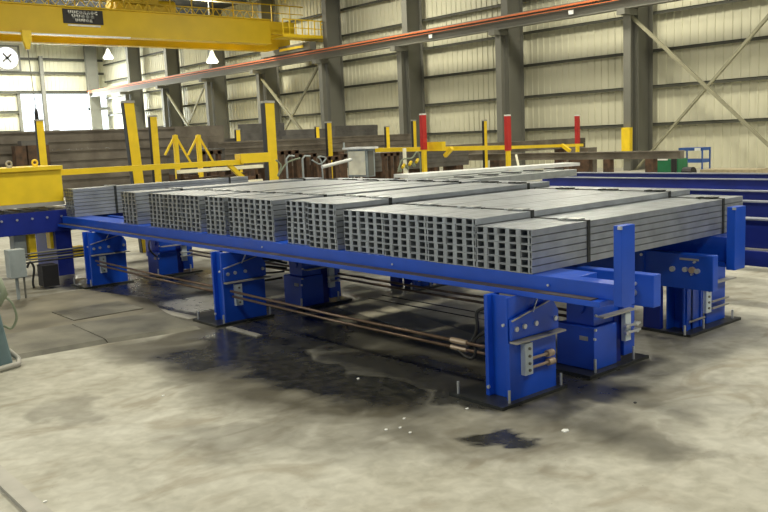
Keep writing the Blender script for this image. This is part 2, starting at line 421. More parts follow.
# ------------------------------------------------------------------ tubes on the transfer table
ZS = .837; H = .048; TL = 2.77
def tube_mesh(wd, slot=False, L=TL):
    """hollow section: outer shell, thin inner shell, and a lipped end plate round each opening"""
    bm = bmesh.new(); h = H-.0014; w0 = wd-.0012
    hole = (w0-.006-.058*wd/.1, w0-.006); lip = .003
    ys = [0, hole[0], hole[1], w0]; holes = [hole]
    if slot: ys = [0,.006,.018,hole[0],hole[1],w0]; holes.append((.006,.018))
    zs = [0,.0055,h-.0055,h]; t = .003
    def V(x,y,z): return bm.verts.new((x,y,z))
    for x, d in ((0,1),(L,-1)):
        A = [[V(x,y,z) for z in zs] for y in ys]; Bk = [[V(x+d*lip,y,z) for z in zs] for y in ys]
        for i in range(len(ys)-1):
            for j in range(3):
                if j == 1 and any(abs(ys[i]-p)<1e-6 for p,q_ in holes):
                    ring = [(i,j),(i+1,j),(i+1,j+1),(i,j+1)]
                    for k in range(4):
                        p, q_ = ring[k], ring[(k+1)%4]
                        bm.faces.new((A[p[0]][p[1]],A[q_[0]][q_[1]],Bk[q_[0]][q_[1]],Bk[p[0]][p[1]]))
                    continue
                bm.faces.new((A[i][j],A[i+1][j],A[i+1][j+1],A[i][j+1])); bm.faces.new((Bk[i][j],Bk[i][j+1],Bk[i+1][j+1],Bk[i+1][j]))
    for x, d in ((0,1),(L,-1)):
        c = [(0,0),(w0,0),(w0,h),(0,h)]; p = [V(x,*q_) for q_ in c]; r = [V(x+d*lip,*q_) for q_ in c]
        for k in range(4): bm.faces.new((p[k],p[(k+1)%4],r[(k+1)%4],r[k]))
    for (y0,z0,y1,z1,xa,xb) in ((.001,.0022,w0-.001,h-.0022,.0005,L-.0005),(t,t,w0-t,h-t,lip,L-lip)):
        c = [(y0,z0),(y1,z0),(y1,z1),(y0,z1)]; p = [V(xa,*q_) for q_ in c]; r = [V(xb,*q_) for q_ in c]
        for k in range(4): bm.faces.new((p[k],p[(k+1)%4],r[(k+1)%4],r[k]))
    me = bpy.data.meshes.new('steel_tube'); bm.to_mesh(me); bm.free(); me.materials.append(GALVT); return me
# bundles: (y right end, y left end, columns, rows, x shift of the ends)
BUN = [(0.0,.478,5,6,0),(.486,.966,5,7,.0),(.974,1.464,5,7,.01),(1.476,1.985,5,7,.03),(2.0,2.40,4,8,.0),(2.42,2.80,4,8,.05),
       (2.985,3.385,4,8,.03),(3.43,3.84,4,8,.06),(3.90,4.29,4,8,.05),
       (4.35,4.75,4,8,.05),(4.755,5.155,4,8,.05),(5.16,5.56,4,8,.05),(5.91,6.32,4,8,.05),(7.98,8.30,4,8,.05)]
BUN = [(a+(.05 if i > 3 else 0)+(.06 if 8 < i < 13 else 0), b_+(.05 if i > 3 else 0)+(.06 if 8 < i < 13 else 0), c, d, e) for i,(a,b_,c,d,e) in enumerate(BUN)]
BN = ['nearest','second','third','fourth','fifth','sixth','seventh','eighth','ninth']
cache = {}; far = MB()
rowname = ['top row','second row','third row','fourth row','fifth row','sixth row','seventh row','eighth row']
for bi, (ya, yb, nc, nr, dx) in enumerate(BUN):
    wd = (yb-ya)/nc
    for c in range(nc):
        slot = (c == 0)
        key = (round(wd,4), slot)
        if key not in cache: cache[key] = tube_mesh(wd, slot)
        for r in range(nr):
            jx = random.uniform(-.004,.004)
            if bi < 9:
                o = bpy.data.objects.new('steel_tube', cache[key]); COL.objects.link(o)
                o.location = (dx+jx, ya+c*wd, ZS+.0005+r*H)
                tag(o, 'grey steel tube, %s, column %d from right, %s bundle' % (rowname[nr-1-r]+('' if r == nr-1 else ' from top'), c+1, BN[bi]+('' if bi == 0 else ' nearest')), 'steel tube',
                    'rectangular steel tubes in the %s bundle' % BN[bi])
            else:
                me = cache[key]; n = len(far.v)
                far.v += [(v.co.x+dx+jx, v.co.y+ya+c*wd, v.co.z+ZS+.0005+r*H) for v in me.vertices]
                far.f += [tuple(n+i for i in p.vertices) for p in me.polygons]
o = far.build('steel_tube', GALVT)
tag(o, 'grey steel tubes stacked in the five farthest bundles at left of the table', 'steel tubes', None, 'stuff')
# strapping bands round each bundle with a crimped seal on top
for bi, (ya, yb, nc, nr, dx) in enumerate(BUN):
    zt = ZS+nr*H
    for k, x in enumerate((.58, 2.42)):
        t = thing('strapping_band', (x+dx, ya, ZS), 'black strapping band, %s end, round the %s bundle' % ('near' if k == 0 else 'far', BN[bi] if bi < 9 else ORD[bi+1] if bi < 10 else ['eleventh','twelfth','thirteenth','farthest'][bi-10]), 'band', 'strapping bands round the tube bundles')
        x0, x1 = x+dx, x+dx+.034; e = .005
        m = MB(); m.box(x0,ya-e,ZS+.002,x1,ya,zt+e); m.box(x0,yb,ZS+.002,x1,yb+e,zt+e); m.box(x0,ya-e,zt,x1,yb+e,zt+e*.6)
        m.build('band', STRAP, t)
        MB().box(x0-.03,ya+.06,zt+e*.6,x1+.03,ya+.15,zt+.012).box(x0-.06,ya+.17,zt+e*.6,x1-.01,ya+.20,zt+.014).build('seal', BOLT if k==0 else STRAP, t)

# ------------------------------------------------------------------ rails of the transfer table
YE = 8.40
t = thing('skid_rail', (0,0,ZS-.14), 'long blue near skid rail under the open tube ends', 'skid rail'); RAIL1 = t
MB().box(0,-.62,ZS-.10,.12,YE,ZS-.001).box(.12,-.28,ZS-.10,.30,YE,ZS-.001).build('rail_beam', BLUE, t, .004)
B(-.075,-.56,ZS-.135,.12,YE,ZS-.10).build('bottom_flange', BLUE, t, .003)
B(-.072,-.50,ZS-.0995,-.001,YE-.02,ZS-.094).build('worn_ledge', WORN, t)
for y in (-.13,1.36,3.2): MB().tube([(-.004,y,ZS-.055),(-.012,y,ZS-.055)],.008,8).build('bolt', BOLT, t)
t = thing('skid_rail', (2.3,0,ZS-.14), 'blue far skid rail under the back ends of the tubes', 'skid rail'); RAIL2 = t
B(2.25,-.16,ZS-.20,2.48,YE,ZS-.001).build('rail_beam', BLUE, t, .004)
B(2.22,-.14,ZS-.24,2.5,YE,ZS-.20).build('bottom_flange', BLUE, t, .003)
def stop_post(rail, x, y, z0, z1, w, d, label):
    m = MB(); m.box(x,y,z0,x+w,y+d,z1)
    t = m.build('stop_post', BLUE, rail, .003); t['label'] = label
    B(x-.012,y-.006,z1-.02,x,y+.02,z1-.002).build('edge_weld', BOLT, t)
stop_post(RAIL1,-.02,-.675,.712,1.185,.135,.055,'blue upright stop post on the near end of the front rail')
stop_post(RAIL2,2.18,-.235,.585,1.085,.17,.07,'blue upright stop post at the far right corner of the table')
# lifting beams
t = thing('lifting_beam', (.5,0,.6), 'blue box lifting beam just behind the front rail', 'lifting beam')
B(.5,-.56,.605,.585,YE,.815).build('beam', BLUE, t, .006)
MB().tube([(.43,-.42,.69),(.5,-.42,.69)],.022,12).build('bolt', BOLT, t); MB().tube([(.43,-.43,.75),(.5,-.43,.75)],.012,12).build('bolt', BOLT, t)
t = thing('lifting_beam', (2.0,0,.4), 'blue box lifting beam with bolted pivot at the right, under the far rail', 'lifting beam')
B(1.95,-.18,.44,2.03,YE,.725).build('beam', BLUE, t, .006)
sp = B(1.935,.42,.45,1.95,.47,.72).build('seam_plate', BLUE, t)
for (y,z,r) in ((.16,.595,.022),(.05,.60,.02),(-.01,.60,.026),(-.055,.595,.02),(-.01,.565,.008),(-.03,.665,.008)):
    MB().tube([(1.925,y,z),(1.95,y,z)],r,12).build('bolt', BOLT if r < .024 else ROD2, t)
for (y,z) in ((.44,.69),(.44,.47)): MB().tube([(1.925,y,z),(1.935,y,z)],.012,10).build('bolt', BOLT, t)
B(1.94,-.06,.675,1.95,.10,.69).build('keeper_strip', ANGLE, t)

# ------------------------------------------------------------------ legs
def bolts(t, pts, axis, r=.013, l=.014, name='bolt', m=BOLT):
    for p in pts:
        d = Vector((0,-l,0)) if axis == 'y' else Vector((-l,0,0)) if axis == 'x' else Vector((0,0,l))
        MB().tube([p, Vector(p)+d], r, 10).build(name, m, t)
def leg_near(y, label):
    t = thing('table_leg', (.07,y,0), label, 'table leg', 'near row of blue table legs')
    MB().box(-.30,y-.06,.0,.36,y+.42,.022).build('base_plate', BASE, t)
    m = MB(); m.box(-.17,y,.022,-.05,y+.018,.70); m.box(-.17,y+.17,.022,-.05,y+.188,.70); m.box(-.125,y+.018,.022,-.11,y+.17,.70); m.box(-.17,y+.188,.022,-.05,y+.20,.70)
    m.build('column', BLUE, t, .002)
    m = MB(); m.prism([(-.17,.022),(.30,.022),(.30,.40),(-.17,.40)],1,y-.012,y); m.build('lower_panel', BLUE, t)
    B(-.11,y-.002,.022,.04,y+.16,.10).build('foot_recess', BASE, t)
    m = MB(); m.prism([(-.165,.425),(.31,.425),(.31,.55),(.245,.64),(.235,.64),(-.165,.56)],1,y-.03,y-.012); m.build('bolted_plate', BLUE, t)
    m = MB(); m.prism([(-.165,.56),(.24,.64),(.24,.70),(-.165,.70)],1,y-.006,y+.006); m.build('upper_web', BLUE, t)
    B(.02,y,.022,.30,y+.25,.60).build('gear_housing', BLUE, t, .005)
    m = MB(); m.box(-.165,y-.075,.405,.335,y-.012,.417); m.build('angle_flange', ANGLE, t)
    MB().bar((-.165,y-.034,.553),(.24,y-.034,.636),.012,.008).build('weld_seam', ANGLE, t)
    MB().bar((.03,y-.045,.585),(.11,y-.03,.70),.008).build('grease_line', BOLT, t)
    bolts(t, [(-.125,y-.03,.495),(-.045,y-.03,.50),(.07,y-.03,.50),(.27,y-.03,.50)], 'y', .017)
    bolts(t, [(-.17,y+.03,.52)], 'x', .01)
    b = B(-.06,y-.05,.175,.015,y-.012,.385).build('bracket', BRKT, t)
    for z in (.205,.25,.30,.35): MB().tube([(-.02,y-.06,z),(-.02,y-.05,z)],.010,8).build('bolt_hole', GREYP, b)
    bolts(t, [(-.27,y+.36,.02),(-.20,y-.03,.02),(.33,y-.03,.02)], 'z', .009, .085, 'anchor_stud')
    bolts(t, [(-.17,y+.17,.085)], 'x', .012)
    return t
def leg_mid(y, label):
    t = thing('table_leg', (.95,y,0), label, 'table leg', 'middle row of blue table legs')
    B(.62,y-.06,0,1.36,y+.5,.022).build('base_plate', BASE, t)
    B(.75,y,.022,1.03,y+.33,.335).build('drive_housing', BLUE, t, .006)
    B(.77,y+.03,.022,1.0,y+.345,.08).build('dark_sump', BASE, t)
    B(.79,y+.03,.335,1.10,y+.27,.61).build('upper_housing', BLUE, t, .006)
    MB().tube([(.788,y+.16,.47),(.776,y+.16,.47)],.055,20).build('bearing_cap', BLUE, t)
    B(.742,y+.05,.235,.75,y+.12,.265).build('name_plate', ANGLE, t)
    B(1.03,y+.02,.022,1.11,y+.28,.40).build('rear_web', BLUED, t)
    B(1.12,y-.0,.06,1.26,y+.05,.50).build('column', BLUE, t, .003)
    m = MB(); m.box(.79,y-.06,.405,1.19,y+.0,.417); m.build('angle_flange', ANGLE, t)
    b = B(1.09,y-.035,.18,1.16,y-.0,.39).build('bracket', BRKT, t)
    for z in (.30,.25): 
        MB().tube([(1.05,y-.06,z),(1.24,y-.06,z)],.010,8).build('clamp_rod', BOLT, t)
        bolts(t, [(1.07,y-.04,z),(1.20,y-.04,z)], 'y', .017, .03)
    bolts(t, [(.76,y-.0,.32),(.75,y-.0,.255),(.78,y+.01,.42)], 'y', .010)
    bolts(t, [(.72,y-.03,.02),(1.2,y-.03,.02)], 'z', .010, .10, 'anchor_stud')
    return t
def leg_far(y, label):
    t = thing('table_leg', (2.5,y,0), label, 'table leg', 'far row of blue table legs')
    B(2.12,y-.10,0,2.98,y+.36,.022).build('base_plate', BASE, t)
    m = MB(); m.box(2.19,y,.022,2.5,y+.015,.595); m.box(2.19,y+.15,.022,2.5,y+.165,.595); m.box(2.30,y+.0,.022,2.33,y+.15,.595); m.box(2.22,y-.012,.022,2.24,y,.595); m.box(2.44,y-.012,.022,2.46,y,.595)
    m.build('column', BLUE, t, .002)
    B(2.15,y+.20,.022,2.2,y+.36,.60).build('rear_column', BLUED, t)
    B(2.56,y,.022,2.88,y+.02,.56).build('side_panel', BLUE, t, .003)
    B(2.25,y-.02,.09,2.50,y-.013,.105).build('tie_bar', ANGLE, t)
    B(2.60,y-.06,.375,2.96,y,.387).build('angle_flange', ANGLE, t)
    b = B(2.50,y-.03,.13,2.585,y,.36).build('bracket', BRKT, t)
    for z in (.17,.22,.27,.32): MB().tube([(2.54,y-.04,z),(2.54,y-.03,z)],.010,8).build('bolt_hole', GREYP, b)
    for z in (.22,.16): MB().tube([(2.585,y-.04,z),(2.86,y-.04,z)],.010,8).build('clamp_rod', ANGLE, t)
    bolts(t, [(2.63,y,.49)], 'y', .016)
    bolts(t, [(2.40,y-.06,.02),(2.9,y-.06,.02),(2.1,y-.06,.02)], 'z', .010, .08, 'anchor_stud')
    return t
L1 = leg_near(.07, 'blue leg under the front rail, nearest the camera, with white bracket')
stub = None
for (z, l) in ((.275,.20),(.215,.21)):   # rod stubs with caps on the nearest leg only
    MB().tube([(.015,.03,z),(l-.03,.03,z)],.010,10).build('rod_stub', ROD2, L1)
    MB().tube([(l-.03,.03,z),(l+.03,.03,z)],.024,12).build('rod_cap', ROD2, L1)
leg_near(3.70, 'blue leg under the front rail, second from the right')
leg_near(7.05, 'dark blue leg at the left under the front rail, behind the long rods')
leg_mid(.07, 'blue drive leg just right of and behind the nearest leg')
leg_mid(3.70, 'blue drive leg in the middle of the table beside thin black hoses')
leg_mid(7.05, 'blue drive leg at left with a round hub, second row')
leg_far(.20, 'blue leg on a dark base plate at far right under the bolted beam')
leg_far(3.55, 'low distant blue leg seen under the middle of the front rail')
leg_far(7.0, 'blue leg of the far row at the left end')
# push rods running between the near legs
def rods(x, z, y0, y1, r, who):
    for k in range(2):
        zz = z-k*.055
        m = MB().tube([(x+k*.02,y0,zz),(x+k*.02,(y0+y1)/2,zz-.01),(x+k*.02,y1,zz)], r, 10)
        tag(m.build('push_rod', ROD, smooth=True), '%s of the pair of long brown push rods %s' % ('upper' if k == 0 else 'lower', who), 'rod', 'push rods '+who)
rods(-.13,.335,.30,3.62,.012,'between the two nearest legs')
rods(-.13,.345,3.92,6.97,.012,'between the second and third near legs')
rods(1.18,.325,.2,3.62,.012,'between the middle row legs')
rods(1.18,.325,3.9,6.97,.012,'in the middle row at left')
for k,(y,z) in enumerate(((.60,.335),(.62,.28))):
    MB_ = MB().tube([(-.13+.02*k,y+.02,z),(-.13+.02*k,y-.13,z)],.02,10)
    tag(MB_.build('rod_coupling', ROD2), '%s brass coupling on the push rods beside the nearest leg' % ('upper' if k==0 else 'lower'), 'coupling')
def hose(pts, r, label, name='hose', m=HOSE):
    # smooth the way points
    P0 = [Vector(p) for p in pts]; out = []
    for i in range(len(P0)-1):
        a = P0[max(i-1,0)]; b = P0[i]; c = P0[i+1]; d = P0[min(i+2,len(P0)-1)]
        for s in range(6):
            u = s/6; out.append(.5*((2*b)+(c-a)*u+(2*a-5*b+4*c-d)*u*u+(3*b-a-3*c+d)*u**3))
    out.append(P0[-1])
    return tag(MB().tube(out, r, 8).build(name, m, smooth=True), label, 'hose')
hose([(-.12,.56,.335),(-.12,.47,.335),(-.12,.42,.37),(-.12,.38,.46),(-.11,.385,.56),(-.06,.30,.60)],.012,'black hose rising from the rod end to the nearest leg')
hose([(-.12,.57,.27),(-.12,.50,.235),(-.12,.43,.235),(-.12,.40,.29),(-.12,.41,.36),(-.10,.34,.42),(-.08,.28,.42)],.012,'black hose looping below the rod couplings')
hose([(.62,3.75,.50),(.45,4.0,.55),(.3,4.2,.50),(.3,4.25,.36),(.45,4.1,.30),(.65,3.9,.33)],.012,'thin black hose loop beside the middle drive leg')
hose([(.65,3.8,.44),(.5,4.0,.46),(.36,4.1,.43),(.5,4.0,.39),(.65,3.85,.4)],.010,'small inner black hose loop beside the middle drive leg')
hose([(.76,7.12,.5),(.6,6.92,.54),(.5,6.75,.44),(.6,6.8,.33),(.76,7.1,.28)],.012,'black hose seen through the gap left of the middle legs')

# ------------------------------------------------------------------ trench covers and floor pieces
tag(MB().prism([(-2.1,4.88),(-1.0,4.80),(-.32,4.70),(-.10,5.6),(-.35,6.9),(-2.1,6.9)],2,0,.02).build('cover_plate', COVER), 'dusty tan steel cover plate on the floor left of the table', 'cover plate')
tag(MB().hexa([(-2.1,3.94,0),(-1.28,3.88,0),(-1.28,4.78,0),(-2.1,4.86,0),(-2.1,4.01,.03),(-1.28,3.95,.03),(-1.28,4.78,.05),(-2.1,4.86,.05)]).build('checker_plate', CHECK), 'checker plate ramp by the blue grey machine, left piece', 'floor plate')
tag(MB().hexa([(-1.27,3.88,0),(-.42,3.72,0),(-.34,4.62,0),(-1.27,4.78,0),(-1.27,3.95,.03),(-.46,3.79,.03),(-.38,4.62,.05),(-1.27,4.78,.05)]).build('checker_plate', CHECK), 'checker plate ramp in front of the tan cover, right piece', 'floor plate')
tag(B(-1.15,5.05,.02,-.40,5.7,.028).build('dark_mat', CHECK), 'dark flat sheet lying on the tan cover plate', 'sheet')
tag(MB().prism([(-.55,6.9),(-.42,6.9),(-.18,4.2),(-.30,4.2)],2,0,.01).build('floor_strip', ANGLE), 'pale steel edging strip on the dark floor in front of the left leg', 'floor strip')
tag(B(-3.0,-1.5,0,-2.91,2.2,.025).build('floor_rail', ANGLE), 'narrow steel rail set in the floor at bottom left', 'floor rail')
tag(B(-.25,3.0,0,-.19,3.55,.012).build('floor_strip', ANGLE), 'short pale strip lying on the oily floor near the second leg', 'floor strip')
for k,(x0,x1,w_) in enumerate(((.60,.605,3.7),(1.55,1.56,3.6),(1.75,1.76,3.6))):
    tag(B(x0,.6,0,x1+.012,w_,.006).build('floor_seam', BASE), 'thin dark seam strip on the floor under the table, %s from the front' % ORD[k+1], 'floor strip', 'seam strips under the table')
tag(MB().prism([(.72,1.3),(1.0,1.3),(1.50,3.5),(1.02,3.5)],2,0,.008).build('cardboard_sheet', mat('pale_sheet',(.46,.43,.33),.6)), 'pale flat sheet lying on the floor under the table', 'sheet')
rs = random.Random(5)
for k,(px,py,lab) in enumerate(((358,379,'white crumb on the dark oil right of the floor glare'),(467,409,'white chip on the floor left of the nearest leg'),(410,433,'small white chip below the oil patch'),
        (400,428,'small pale chip at the edge of the oil patch'),(565,431,'white paper scrap on the floor below the nearest leg'),(386,430,'pale chip at the lower edge of the oil'),(14,487,'white chip beside the floor rail, upper'),(28,500,'white chip beside the floor rail, middle'),
        (45,502,'white chip beside the floor rail, lower'),(163,396,'tiny white chip on the floor at left of the oil'),(404,419,'pale flake among the oil patch'),(635,403,'dark scrap on the floor right of the nearest leg'))):
    q = P(px,py,2,0); s = .012 if 'paper' not in lab else .028
    m = MB().prism([(q.x-s,q.y-s*.6),(q.x+s*.3,q.y-s*.8),(q.x+s,q.y),(q.x+s*.4,q.y+s*.7),(q.x-s*.6,q.y+s*.5)],2,0,.006)
    tag(m.build('floor_chip', BLACK if 'dark' in lab and 'scrap' in lab else WHITE), lab, 'debris')

# ------------------------------------------------------------------ left side: roller conveyor, yellow hood, boxes
t = thing('roller_conveyor', (-.8,8.7,0), 'navy blue roller conveyor running off to the left under the yellow hood', 'conveyor'); CONV = t
B(-3.5,8.42,.63,2.6,8.50,.93).build('side_frame', BLUED, t, .004); B(-3.5,9.25,.63,2.6,9.33,.93).build('side_frame', BLUED, t)
for k in range(18):
    x = -3.3+k*.2; MB().tube([(x,8.5,.92),(x,9.25,.92)],.045,12).build('roller', ANGLE, t)
for k in range(9): MB().tube([(-1.6+k*.2,8.42,.84),(-1.6+k*.2,8.405,.84)],.016,8).build('bolt', BOLT, t)
for x in (-1.45,-.10,1.6): MB().box(x,8.45,0,x+.22,9.3,.63).build('leg', BLUED, t)
t = thing('yellow_hood', (-1,8.6,1.0), 'large yellow sheet metal hood above the roller conveyor at left', 'machine hood')
B(-3.5,8.40,1.05,.05,9.35,1.50).build('hood_panel', YEL, t, .006); B(-3.5,8.36,1.49,.06,9.4,1.545).build('top_flange', YEL, t, .004)
B(-3.5,8.385,1.0,.05,8.45,1.05).build('lower_lip', ANGLE, t)
for (px) in (10, 36):
    q = P(px,163,1,8.5)
    lg = MB()
    for s in range(12):
        a = math.pi*s/11; a2 = math.pi*(s+1)/11
    pts = [(q.x+.035*math.cos(a),8.55,1.60+.035*math.sin(a)) for a in [k*math.pi/6 for k in range(13)]]
    lg.tube(pts,.013,8,False); lg.box(q.x-.03,8.53,1.54,q.x+.03,8.57,1.57)
    lg.build('lifting_eye', YEL if px > 20 else ANGLE, t)
# control box on a stand
t = thing('control_box', (-1.18,6.9,0), 'grey metal control box on a thin stand at far left', 'control box')
a = P(6,250,1,6.9); b = P(25,276,1,6.9)
B(a.x,6.8,b.z,b.x,6.95,a.z).build('box', CABG, t, .006); B(a.x-.01,6.78,b.z+.01,a.x+.0,6.95,a.z).build('door_edge', CABG, t)
MB().tube([(a.x+.08,6.88,0),(a.x+.08,6.88,b.z)],.02).build('stand', CABG, t); MB().tube([(b.x-.02,6.88,0),(b.x-.02,6.88,b.z)],.012).build('conduit', GREYP, t)
def pbox(name, px0, py0, px1, py1, y, d, m, label, cat, par=None):
    a = P(px0,py0,1,y); b = P(px1,py1,1,y)
    o = MB().box(a.x,y,b.z,b.x,y+d,a.z).build(name, m, par, .004)
    if label and not par: tag(o, label, cat)
    return o
pbox('guard_panel', 28,232,38,260,8.55,.15,YEL,None,None,CONV)
pbox('duct_box', 13,233,28,259,8.6,.2,CABG,None,None,CONV)
pbox('guard_panel', 49,229,58,248,8.55,.15,YEL,None,None,CONV)
pbox('guard_panel', 73,247,85,256,8.55,.15,YEL,None,None,CONV)
for k in range(4):
    q = P(50,262,1,7.6)
    tag(MB().tube([(q.x-.45,7.5+.02*k,.36+.035*k),(q.x+.55,7.5+.02*k,.36+.035*k)],.011,8).build('hydraulic_pipe', GREYP if k%2 else HOSE), 'thin hydraulic pipe under the conveyor, %s from the bottom' % ORD[k+1], 'pipe', 'hydraulic pipes at far left')
pbox('valve_block', 42,266,60,285,7.4,.2,BLACK,'black valve block with fittings on the floor at left','valve block')
hose([P(27,268,1,7.0),P(30,262,1,7.0),P(34,268,1,7.0),P(33,282,1,7.0),P(34,288,1,7.0)],.014,'black hose beside the control box stand')
# blue-grey machine post at the left edge
t = thing('machine_post', (-2.3,3.75,0), 'blue grey machine housing cut by the left edge of the photo', 'machine')
MB().hexa([(-2.9,3.72,0),(-2.14,3.72,0),(-2.14,4.15,0),(-2.9,4.15,0),(-2.9,3.72,.52),(-2.21,3.72,.52),(-2.21,4.15,.52),(-2.9,4.15,.52)]).build('housing', MACH, t, .02)
MB().tube([(-2.9,3.62,.03),(-2.3,3.6,.03),(-2.12,3.66,.03),(-2.08,3.8,.04),(-2.12,3.9,.1)],.022,10).build('floor_pipe', ANGLE, t, smooth=True)
MB().tube([(-2.25,3.7,.50),(-2.17,3.68,.62),(-2.20,3.7,.75)],.03,10).build('valve', YPIPE, t, smooth=True)
hose([(-2.2,3.7,.62),(-2.13,3.66,.55),(-2.10,3.66,.42),(-2.14,3.68,.33),(-2.2,3.68,.36)],.010,'thin grey hose curling on the blue grey machine','hose',YPIPE)

# ------------------------------------------------------------------ yellow posts and guard rails behind the table
def post(px, py, Z, label, m=YEL, w=.2, zb=0, lean=(0,0), red=False, h=None):
    d = Fv + Rv*((px-384)/FPX) - Uv*((py-256)/FPX); q = CPOS + d*Z
    t = thing('guard_post', (q.x,q.y,zb), label, 'post', 'square steel posts behind the table')
    x, y, z = q.x, q.y, q.z; lx, ly = lean; ht = w
    def sec(x0,y0,zz): return (x0,y0,zz)
    b0 = (x-lx, y-ly); wx = w*.85; wy = w*.55
    def leaning(xo0, xo1, yo0, yo1):
        return MB().hexa([(b0[0]+xo0,b0[1]+yo0,zb),(b0[0]+xo1,b0[1]+yo0,zb),(b0[0]+xo1,b0[1]+yo1,zb),(b0[0]+xo0,b0[1]+yo1,zb),(x+xo0,y+yo0,z),(x+xo1,y+yo0,z),(x+xo1,y+yo1,z),(x+xo0,y+yo1,z)])
    if red:
        s = z-.95
        B(x-.015,y-.015,s,x+wx+.015,y+wy+.015,z).build('red_sleeve', RED, t); B(x-.015,y-.015,z,x+wx+.015,y+wy+.015,z+.04).build('cap', WHITE, t)
        B(x,y,0,x+wx,y+wy,s).build('post_tube', YEL, t)
    else:
        leaning(0,wx,0,wy).build('post_tube', m, t); B(x-.01,y-.01,z,x+wx+.01,y+wy+.01,z+.04).build('cap', ANGLE, t)
        leaning(-.012,0,0,wy).build('shade_side_plate', BLACK, t)  # black plate paints in the shaded left side of the post
    return t
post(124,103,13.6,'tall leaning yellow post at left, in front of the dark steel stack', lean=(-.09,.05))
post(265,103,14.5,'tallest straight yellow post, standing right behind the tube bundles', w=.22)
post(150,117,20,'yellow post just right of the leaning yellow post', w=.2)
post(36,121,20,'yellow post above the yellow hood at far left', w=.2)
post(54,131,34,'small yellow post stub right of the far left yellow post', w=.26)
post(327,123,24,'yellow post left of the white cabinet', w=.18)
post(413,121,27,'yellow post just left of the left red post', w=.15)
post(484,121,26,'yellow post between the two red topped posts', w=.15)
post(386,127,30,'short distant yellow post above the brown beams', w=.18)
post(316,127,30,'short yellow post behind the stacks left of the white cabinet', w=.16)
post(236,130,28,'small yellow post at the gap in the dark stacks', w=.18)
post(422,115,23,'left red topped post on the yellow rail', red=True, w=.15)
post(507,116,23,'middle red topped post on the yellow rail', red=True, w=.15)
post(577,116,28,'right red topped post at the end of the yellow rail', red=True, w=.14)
# near yellow guard rail from the hood to the tall post
t = thing('guard_rail', (.2,9.1,1.4), 'long yellow guard rail running from the hood to the tall yellow post', 'guard rail')
a = P(60,172.5,1,9.0); b = P(242,162,1,9.0)
MB().bar((a.x,9.0,a.z),(b.x,9.0,b.z),.10,.085).build('rail', YEL, t)
a2 = P(238,158.5,1,9.0); b2 = P(268,157.5,1,9.0)
B(a2.x,8.9,a2.z-.085,b2.x,9.1,a2.z+.075).build('bracket_box', YEL, t)
a3 = P(229,165,1,9.0); b3 = P(243,178,1,9.0); MB().bar((a3.x,9,a3.z),(b3.x,9,b3.z),.07,.07).build('strut', YEL, t)
# yellow trestles right of the second post
for k,(px,lab) in enumerate(((175,'left of the two yellow trestle frames behind the guard rail'),(198,'right of the two yellow trestle frames behind the guard rail'))):
    y = 14.; top = P(px,135,1,y); bl = P(px-10,155,1,y); brr = P(px+17,165,1,y); bc = P(px+1,165,1,y)
    t = thing('trestle', (top.x,y,0), lab, 'trestle', 'yellow trestles')
    MB().bar((top.x,y,0),(top.x,y,top.z),.09,.09).build('upright', YEL, t)
    MB().bar((top.x,y,top.z),(bl.x,y,bl.z),.04,.04).build('strut', YEL, t); MB().bar((top.x,y,top.z),(brr.x,y,brr.z),.04,.04).build('strut', YEL, t)
# far yellow rail with braces
t = thing('guard_rail', (12,14,0), 'thin yellow guard rail between the white cabinet and the red posts', 'guard rail')
a = P(376,149.5,1,13.9); a = P(376,150,0,12.0); b = P(508,147.5,0,13.7)
MB().bar(a, b, .12,.12).build('rail', YEL, t)
c = P(582,145,0,18.6); MB().bar(b, c, .10,.09).build('rail', YEL, t)
for (p,q_) in (((452,148),(445,156)),((562,145),(570,151))):
    s = P(*p,0,12.8 if p[0]<500 else 17); e = P(*q_,0,12.8 if p[0]<500 else 17); MB().bar(s,e,.10,.10).build('strut', YEL, t)
q = P(433,147,0,12.2); B(q.x-.05,q.y-.4,q.z-.1,q.x+.1,q.y+.2,q.z+.14).build('bracket_box', YEL, t)
s = P(516,155,0,13.2); e = P(519,168,0,13.0); MB().bar(s,e,.05,.05).build('strut', CREAM, t)

# ------------------------------------------------------------------ steel stock stacks (each layer is a beam of its own)
def stack(px0, px1, pyt, pyb, y, n, d, m, who, kind='plate', name='steel_plate', cat='steel plate'):
    a = P(px0,pyt,1,y); b = P(px1,pyt,1,y); zt = a.z; zb = max(0, P(px0,pyb,1,y).z); h = (zt-zb)/n
    g = 'steel stock in the %s' % who
    for k in range(n):
        z0 = zb+k*h; jx = random.uniform(-.15,.15)
        if kind == 'plate': mm = MB().box(a.x+jx,y,z0+.004,b.x+jx*.5,y+d,z0+h)
        else:
            o_ = random.uniform(0,.05); mm = MB().box(a.x+jx,y+o_,z0+.001,b.x+jx*.5,y+d,z0+h-.0).box(a.x+jx,y+o_-.03,z0+h-.05,b.x+jx*.5,y+o_,z0+h)
        tag(mm.build(name, m), '%s, %s from top, %s' % ('dark steel plate' if kind=='plate' else 'brown steel beam', ORD[n-k], who), cat, g)
    for f in (.12,.5,.88):   # cribbing blocks the stack stands on
        if zb > .25:
            x = a.x+(b.x-a.x)*f; tag(MB().box(x-.15,y,0,x+.15,y+d,zb).build('cribbing_block', RUST), 'rusty support under the %s, %s part' % (who, {.12:'left',.5:'middle',.88:'right'}[f]), 'support')
stack(-30,176,133,205,19.5,7,.9,BRNST,'big stack behind the yellow hood','beam','steel_beam','steel beam')
stack(17,46,141,146,18.8,1,.3,DARKST,'stub before the far left post')
stack(158,223,127,150,24,2,.4,BRNST,'brown stack right of the leaning post')
stack(176,224,150,175,17.5,3,.6,DARKST,'low stack behind the yellow trestles','beam','steel_beam','steel beam')
stack(244,284,124,141,26,2,.5,DARKST,'dark stack left of the tallest yellow post')
stack(212,246,139,146,27,1,.5,DARKST,'small stack in the wall gap')
